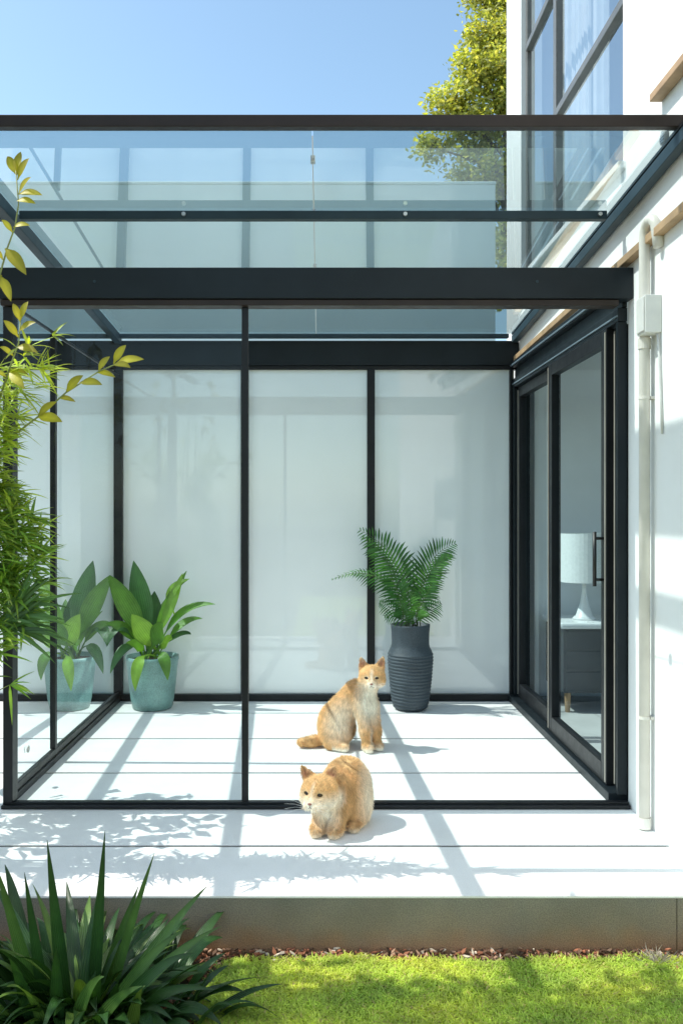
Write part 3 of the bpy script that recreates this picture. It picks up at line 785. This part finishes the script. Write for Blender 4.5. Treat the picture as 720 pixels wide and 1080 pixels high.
def ear(P, base, tip, out, wide, fwd):       # thin hollow-fronted triangle
    b, t = np.array(base), np.array(tip); ax = t-b; L = np.linalg.norm(ax); ax = ax/L
    f = np.array(fwd, float); f -= ax*(f@ax); f /= np.linalg.norm(f); sd = np.cross(ax, f)
    q = P-b; u = q@ax; s_ = q@sd; d = q@f
    w_ = wide*np.clip(1-u/L, 0, 1)**.75
    front = d + .55*wide*np.clip(1-u/L,0,1)*(1-(s_/(w_+1e-3))**2)*.0
    e = np.sqrt((s_/np.maximum(w_,.002))**2 + (d/(np.maximum(w_,.002)*.42))**2) - 1
    body = np.maximum(e*w_*.42, np.maximum(u-L, -u-.02))
    dent = np.sqrt((s_/np.maximum(w_*.72,.002))**2 + ((d-w_*.42)/(np.maximum(w_,.002)*.5))**2 + ((u-L*.38)/(L*.5))**2) - 1
    return np.maximum(body, -dent*np.maximum(w_,.004)*.4)
def frame_of(f):
    f = np.array(f, float); f /= np.linalg.norm(f); r = np.cross(f, (0,0,1)); r /= np.linalg.norm(r); u = np.cross(r, f); return f, r, u   # forward, cat's right-hand when seen from behind, up
def vnoise(P, s, seed):
    r = np.random.default_rng(seed); out = 0
    for k in range(6):
        d = r.normal(size=3); d /= np.linalg.norm(d); out = out + np.sin(P@d*s*(1+.5*k)+r.uniform(0,6))/(1+.4*k)
    return out/3
def make_cat(label, origin, prims, head, ears, hk, colour, seed, eyes, nose, bounds):
    o = empty('cat', origin, label, 'cat', None)
    h = .0058; lo, hi = np.array(bounds[0]), np.array(bounds[1])
    ax = [np.arange(lo[i], hi[i], h) for i in range(3)]
    P = np.stack(np.meshgrid(*ax, indexing='ij'), -1)
    hc, hr, f = head; f, rt, up = frame_of(f); hc = np.array(hc)
    def field(P):
        D = None
        for pr in prims:
            d = ell(P, *pr[1:]) if pr[0] == 'e' else cap(P, *pr[1:])
            D = d if D is None else smin(D, d, .028)
        q = P - hc; L = np.stack([q@rt, q@f, q@up], -1)
        hd = ell(L, (0,0,0), (hr*1.02, hr*.98, hr*.88))
        hd = smin(hd, ell(L, (0, hr*.72, -hr*.36), (hr*.46, hr*.46, hr*.34)), hr*.3)
        hd = smin(hd, cap(L, (0,hr*.55,hr*.22), (0,hr*1.08,-hr*.2), hr*.26, hr*.14), hr*.25)
        for s in (-1, 1):
            hd = smin(hd, ell(L, (s*hr*.22, hr*.98, -hr*.42), (hr*.25,hr*.24,hr*.2)), hr*.1)
            hd = smin(hd, ell(L, (s*hr*.62, hr*.22, -hr*.32), (hr*.42,hr*.5,hr*.42)), hr*.2)
            sk = ell(L, (s*hr*.40, hr*.93, hr*.10), (hr*.2,hr*.16,hr*.14))
            hd = -smin(-hd, sk, hr*.12)
        D = smin(D, hd, hk)
        for b, t in ears:
            D = smin(D, ear(P, b, t, None, hr*.40, f + up*.1), .008)
        return np.maximum(D, -P[...,2]+.002)
    Fv = field(P)
    vs, fs = surfnets(Fv, lo, h)
    lab = np.arange(len(vs))                                  # keep the one connected body
    for _ in range(400):
        mn = lab[fs].min(1); new = lab.copy(); np.minimum.at(new, fs.ravel(), np.repeat(mn, 4)); new = new[new]
        if (new == lab).all(): break
        lab = new
    big = np.bincount(lab).argmax(); kv = lab == big; rm = np.cumsum(kv)-1
    fs = rm[fs[kv[fs[:,0]]]]; vs = vs[kv]
    # gradient normals
    e = .003
    nrm = np.stack([field(vs + np.eye(3)[i]*e) - field(vs - np.eye(3)[i]*e) for i in range(3)], 1)
    nrm /= np.linalg.norm(nrm, axis=1)[:,None]+1e-9
    col = colour(vs, nrm, hc, hr, f, rt, up)
    inner = np.zeros(len(vs)); outer = np.zeros(len(vs))
    for b, t in ears:
        ax_ = np.array(t)-np.array(b); u_ = ((vs-np.array(b))@ax_)/(ax_@ax_); dd = np.linalg.norm(vs-np.array(b)-u_[:,None]*ax_, axis=1)
        outer = np.maximum(outer, np.clip(u_*3, 0, 1)*np.clip(2.2-dd/(hr*.4), 0, 1))
    col = col*(1-outer[:,None]*.28)
    for b, t in ears:
        c = np.array(b)*.62+np.array(t)*.38 + f*hr*.1
        inner = np.maximum(inner, np.clip(1.4-np.linalg.norm((vs-c)*1.0, axis=1)/(hr*.27), 0, 1)*np.clip(nrm@f*2, 0, 1))
    col = col*(1-inner[:,None]*.75) + np.array((.55,.24,.17))*inner[:,None]*.75
    me = bpy.data.meshes.new('body'); me.from_pydata(vs.tolist(), [], fs.tolist()); me.update()
    me.polygons.foreach_set('use_smooth', [True]*len(me.polygons))
    at_ = me.color_attributes.new('Col', 'FLOAT_COLOR', 'POINT'); cc = np.ones((len(vs),4), np.float32); cc[:,:3] = col
    at_.data.foreach_set('color', cc.ravel()); me.materials.append(M['fur'])
    bo = bpy.data.objects.new('body', me); C.objects.link(bo); bo.parent = o; OFF[bo] = V(origin)
    # fur
    r = np.random.default_rng(seed); N = 60000
    area = r.integers(0, len(fs), N); wv = r.dirichlet((1,1,1,1), N)
    pv = (vs[fs[area]]*wv[...,None]).sum(1); nv = (nrm[fs[area]]*wv[...,None]).sum(1); cv = (col[fs[area]]*wv[...,None]).sum(1)
    dh = np.linalg.norm(pv-hc, axis=1)/hr
    back = np.where(dh[:,None] < 1.25, (pv-hc-f*hr*1.1), np.array((-.1,.35,-1.0)))
    back = back - nv*(back*nv).sum(1)[:,None]; back /= np.linalg.norm(back, axis=1)[:,None]+1e-6
    d = nv*.38 + back + r.normal(0,.22,(N,3)); d /= np.linalg.norm(d, axis=1)[:,None]
    L = r.uniform(.011,.024,N)*np.where(dh < 1.25, .5, 1)*np.where(pv[:,2] < .03, .5, 1)
    keep = np.ones(N, bool)
    for ex in eyes + [nose]:
        ev = hc + rt*ex[0]*hr + f*hr + up*ex[1]*hr
        keep &= np.linalg.norm(np.stack([(pv-ev)@rt, (pv-ev)@up], 1), axis=1) > hr*.2
    keep |= ((pv-hc)@f < .3*hr)
    tip = pv + d*L[:,None]; keep &= tip[:,2] > .001
    pv, nv, cv, d, L = pv[keep], nv[keep], cv[keep], d[keep], L[keep]; N = len(pv)
    sd = np.cross(d, nv); sd /= np.linalg.norm(sd, axis=1)[:,None]+1e-6; sd *= r.uniform(.0006,.0011,N)[:,None]
    tv = np.stack([pv-sd-nv*.001, pv+sd-nv*.001, pv+d*L[:,None]], 1).reshape(-1,3)
    me = bpy.data.meshes.new('fur'); me.from_pydata(tv.tolist(), [], np.arange(3*N).reshape(-1,3).tolist())
    at_ = me.color_attributes.new('Col', 'FLOAT_COLOR', 'POINT'); cc = np.ones((3*N,4), np.float32); cc[:,:3] = np.repeat(cv*r.uniform(.7,1.3,(N,1)), 3, 0)
    at_.data.foreach_set('color', cc.ravel()); me.materials.append(M['fur'])
    fo = bpy.data.objects.new('fur', me); C.objects.link(fo); fo.parent = o
    # face details sit on the surface found along the face direction
    def on(u, v_, extra=0):
        p0 = hc + rt*u*hr + up*v_*hr + f*hr*2.2
        for i in range(600):
            p = p0 - f*i*.0005
            if field(p[None])[0] < 0: return p + f*extra
        return p0
    def blob(name, c, r3, mat):
        m_ = MB(); n = 12; vv, ff = [], []
        for i in range(n+1):
            th = math.pi*i/n
            for j in range(16):
                ph = 2*math.pi*j/16
                l = np.array((math.sin(th)*math.cos(ph), math.sin(th)*math.sin(ph), math.cos(th)))*np.array(r3)
                vv.append(tuple(c + rt*l[0] + f*l[1] + up*l[2] + np.array(origin)))
        for i in range(n):
            for j in range(16): ff.append((i*16+j, i*16+(j+1)%16, (i+1)*16+(j+1)%16, (i+1)*16+j))
        m_.add(vv, ff); return m_.build(name, M[mat], o, smooth=True)
    for u, v_ in eyes:
        c = on(u, v_, -hr*.05); eo = blob('eye', c, (hr*.225, hr*.13, hr*.14), 'eye')
        pc_ = c + f*hr*.06; blob_ = blob('pupil', pc_, (hr*.09, hr*.08, hr*.115), 'black'); blob_.parent = eo
    blob('nose', on(nose[0], nose[1], -hr*.03), (hr*.12, hr*.07, hr*.075), 'nosepink')
    mo = MB(); 
    for s in (-1, 1):
        pts = [on(nose[0]+x*s, nose[1]+y, .0004) + np.array(origin) for x, y in ((0,-.1),(.01,-.2),(.1,-.27),(.2,-.26))]
        mo.tube(pts, hr*.018, 5)
    mo.build('mouth', M['mouth'], o)
    for s in (-1, 1):
        for k in range(4):
            b = on(nose[0]+s*.3, nose[1]-.12-.06*k) + np.array(origin); b = V(b)
            e_ = b + V(rt*s)*hr*1.1 + V(f)*hr*.25 + V(up)*hr*(.3-.22*k)
            MB().tube([b, (b+e_)*.5+V(up)*hr*.06, e_], [.0004,.0003,.00015], 4).build('whisker', M['white'], o)
    return o
def furmat():
    t = NT('cat_fur'); a = t.n('ShaderNodeVertexColor', layer_name='Col')
    c = t.mix(1.0, a.outputs[0], t.ramp(t.noise(70, 4, stretch=(1,1,.4)), [(.3,(.82,.8,.76)),(.7,(1.12,1.12,1.12))]), 'MULTIPLY')
    t.bsdf(c, .8, Sheen_Weight=.2); t.bump(t.noise(260, 3), .4, .003); return t.m
M['fur'] = furmat()
M['eye'] = surf('eye_amber', (.05,.03,.008), .08, 40, .3, 0)
M['nosepink'] = surf('nose_leather', (.3,.12,.09), .45, 40, .2, 0)
M['mouth'] = surf('mouth_line', (.12,.045,.03), .6, 40, .2, 0)
ORG, CRM = np.array((.90,.53,.22)), np.array((.97,.90,.76))
def blend(*ws):
    w_ = np.zeros_like(ws[0])
    for a in ws: w_ = np.maximum(w_, np.clip(a, 0, 1))
    return w_[:,None]
def col1(P, n, hc, hr, f, rt, up):
    q = P-hc; fu, fr, fp = q@f/hr, q@rt/hr, q@up/hr
    muz = np.clip(1.3-np.hypot(fr, (fp+.45))/.5, 0, 1)*np.clip(fu*2-.6, 0, 1)
    blaze = np.clip(1.2-np.abs(fr)/.16, 0, 1)*np.clip(fu*2-.8, 0, 1)*.6
    chest = np.clip(1.5-np.linalg.norm((P-np.array((.125,-.1,.26)))/np.array((.07,.07,.11)), axis=1), 0, 1)
    side = np.clip(1.35-np.linalg.norm((P-np.array((-.02,-.1,.16)))/np.array((.10,.09,.12)), axis=1), 0, 1)*.75
    paws = np.clip((.045-P[:,2])/.03, 0, 1)*(P[:,0] > -.08)
    under = np.clip(-n[:,2]*1.1, 0, .8)*(P[:,2] > .1)
    w_ = blend(muz, blaze, chest, side, paws, under)
    st = .88+.14*vnoise(P*np.array((1,1,1.6)), 55, 3)
    st *= 1-.13*np.clip(np.sin(P[:,2]*150+P[:,0]*60+2*vnoise(P,20,9)), 0, 1)*(np.linalg.norm(q,axis=1) > hr)
    return np.clip((ORG*st[:,None])*(1-w_) + CRM*w_, 0, 1)
def col2(P, n, hc, hr, f, rt, up):
    q = P-hc; fu, fr, fp = q@f/hr, q@rt/hr, q@up/hr
    muz = np.clip(1.3-np.hypot(fr, (fp+.5))/.5, 0, 1)*np.clip(fu*2-.6, 0, 1)
    blaze = np.clip(1.1-np.abs(fr)/.13, 0, 1)*np.clip(fu*2-.9, 0, 1)*.5
    ruff = np.clip(1.3-np.abs(np.linalg.norm(q,axis=1)/hr-1.15)/.28, 0, 1)*np.clip(-fp*1.5+.5, 0, 1)*.8
    chest = np.clip(1.3-np.linalg.norm((P-np.array((-.04,-.13,.09)))/np.array((.05,.06,.06)), axis=1), 0, 1)
    rump = np.clip(1.4-np.linalg.norm((P-np.array((.13,.0,.14)))/np.array((.05,.14,.13)), axis=1), 0, 1)*.75
    paws = np.clip((.035-P[:,2])/.03, 0, 1)*.7
    w_ = blend(muz, blaze, ruff, chest, rump, paws)
    st = .85+.14*vnoise(P, 60, 5)
    st *= 1-.16*np.clip(np.sin(P[:,1]*90+P[:,0]*40+2*vnoise(P,22,19)), 0, 1)*(np.linalg.norm(q,axis=1) > hr*1.1)
    return np.clip((ORG*.95*st[:,None])*(1-w_) + CRM*w_, 0, 1)
Y1 = 4.80; o1 = ((365-VX)/F_PX*Y1, Y1, 0)
make_cat('orange and white cat sitting upright with its tail out, in front of the charcoal vase', o1,
  [('e',(-.065,.025,.11),(.092,.09,.108)), ('e',(-.055,-.045,.085),(.082,.055,.085)), ('e',(-.03,.06,.09),(.085,.06,.09)),
   ('c',(-.045,.02,.16),(.055,-.02,.30),.090,.068), ('c',(.055,-.02,.29),(.12,-.045,.34),.066,.052),
   ('e',(.105,-.045,.26),(.058,.06,.085)),
   ('c',(.075,-.075,.25),(.10,-.1,.11),.042,.027), ('c',(.10,-.1,.11),(.112,-.105,.025),.026,.023), ('c',(.112,-.105,.02),(.118,-.14,.018),.024,.022),
   ('c',(.14,-.045,.23),(.16,-.055,.1),.038,.025), ('c',(.16,-.055,.1),(.166,-.06,.025),.024,.021), ('c',(.166,-.06,.02),(.176,-.095,.018),.022,.021),
   ('c',(-.09,-.075,.03),(-.01,-.12,.022),.028,.022), ('c',(-.12,.0,.04),(-.19,-.02,.03),.03,.026), ('c',(-.19,-.02,.03),(-.245,-.035,.03),.026,.023)],
  ((.138,-.062,.396), .070, (-.1,-1,-.1)), [((.094,-.052,.444),(.076,-.058,.512)), ((.182,-.05,.444),(.204,-.052,.516))],
  .02, col1, 1, [(-.36,.12),(.36,.12)], (0,-.24), ((-.30,-.2,-.006),(.26,.17,.54)))
Y2 = 3.60; o2 = ((355-VX)/F_PX*Y2, Y2, 0)
make_cat('crouching orange cat with lowered head turned left, at the front sill of the conservatory', o2,
  [('e',(.042,.03,.138),(.104,.112,.132)), ('e',(.09,.02,.08),(.052,.078,.082)), ('e',(-.02,.03,.08),(.055,.08,.08)), ('e',(.01,-.025,.14),(.085,.08,.10)),
   ('e',(-.03,-.05,.115),(.066,.06,.072)),
   ('c',(-.062,-.08,.11),(-.074,-.105,.025),.033,.023), ('c',(-.074,-.105,.022),(-.086,-.14,.018),.024,.022),
   ('c',(.012,-.08,.12),(-.004,-.115,.025),.036,.024), ('c',(-.004,-.115,.022),(-.014,-.152,.018),.025,.023),
   ('c',(.088,.0,.03),(.066,-.085,.02),.03,.024), ('c',(.05,.1,.035),(.12,.075,.028),.028,.022)],
  ((-.070,-.118,.176), .074, (-.42,-.87,-.04)), [((-.113,-.098,.228),(-.146,-.098,.280)), ((-.030,-.100,.228),(-.006,-.100,.276))],
  .010, col2, 2, [(-.36,.14),(.36,.14)], (0,-.26), ((-.2,-.21,-.006),(.2,.30,.34)))

# ------------------------------------------------------------------ light, sky, camera
wd = bpy.data.worlds.new('World'); S.world = wd; wd.use_nodes = True
nt = wd.node_tree; bg = nt.nodes['Background']
sky = nt.nodes.new('ShaderNodeTexSky'); sky.sky_type = 'NISHITA'; sky.sun_disc = False
EL = math.atan(1/(SUN_COT*math.hypot(1, .02))); sky.sun_elevation = EL; sky.sun_rotation = math.radians(-87)
sky.air_density = 1.0; sky.dust_density = 1.2; sky.ozone_density = .0
mxs = nt.nodes.new('ShaderNodeMix'); mxs.data_type = 'RGBA'; mxs.blend_type = 'MULTIPLY'; mxs.inputs[0].default_value = 1; mxs.inputs[7].default_value = (1.01,1.13,1.07,1)
nt.links.new(sky.outputs[0], mxs.inputs[6]); nt.links.new(mxs.outputs[2], bg.inputs[0]); bg.inputs[1].default_value = .235
sd = bpy.data.lights.new('sun', 'SUN'); sd.energy = 5.0; sd.angle = math.radians(.27); sd.color = (1,.945,.87)
so = bpy.data.objects.new('sun', sd); C.objects.link(so)
so.rotation_euler = V((1, SUN_DY, -1/SUN_COT)).to_track_quat('-Z', 'Y').to_euler(); so.location = (-8, 4, 12)
cam = bpy.data.cameras.new('camera'); co = bpy.data.objects.new('camera', cam); C.objects.link(co)
co.location = (0, 0, EYE); co.rotation_euler = (math.pi/2, 0, 0)
cam.sensor_width = 36; cam.sensor_fit = 'AUTO'; cam.lens = F_PX/1080*36
cam.shift_x = (360-VX)/1080; cam.shift_y = (VY-540)/1080
cam.clip_start = .05; cam.clip_end = 500
S.camera = co
S.view_settings.view_transform = 'Standard'; S.view_settings.look = 'None'; S.view_settings.exposure = 0
S.cycles.use_denoising = True; S.cycles.max_bounces = 12; S.cycles.transparent_max_bounces = 24
S.cycles.diffuse_bounces = 5; S.cycles.glossy_bounces = 6; S.cycles.caustics_reflective = False; S.cycles.caustics_refractive = False
S.cycles.sample_clamp_indirect = 8
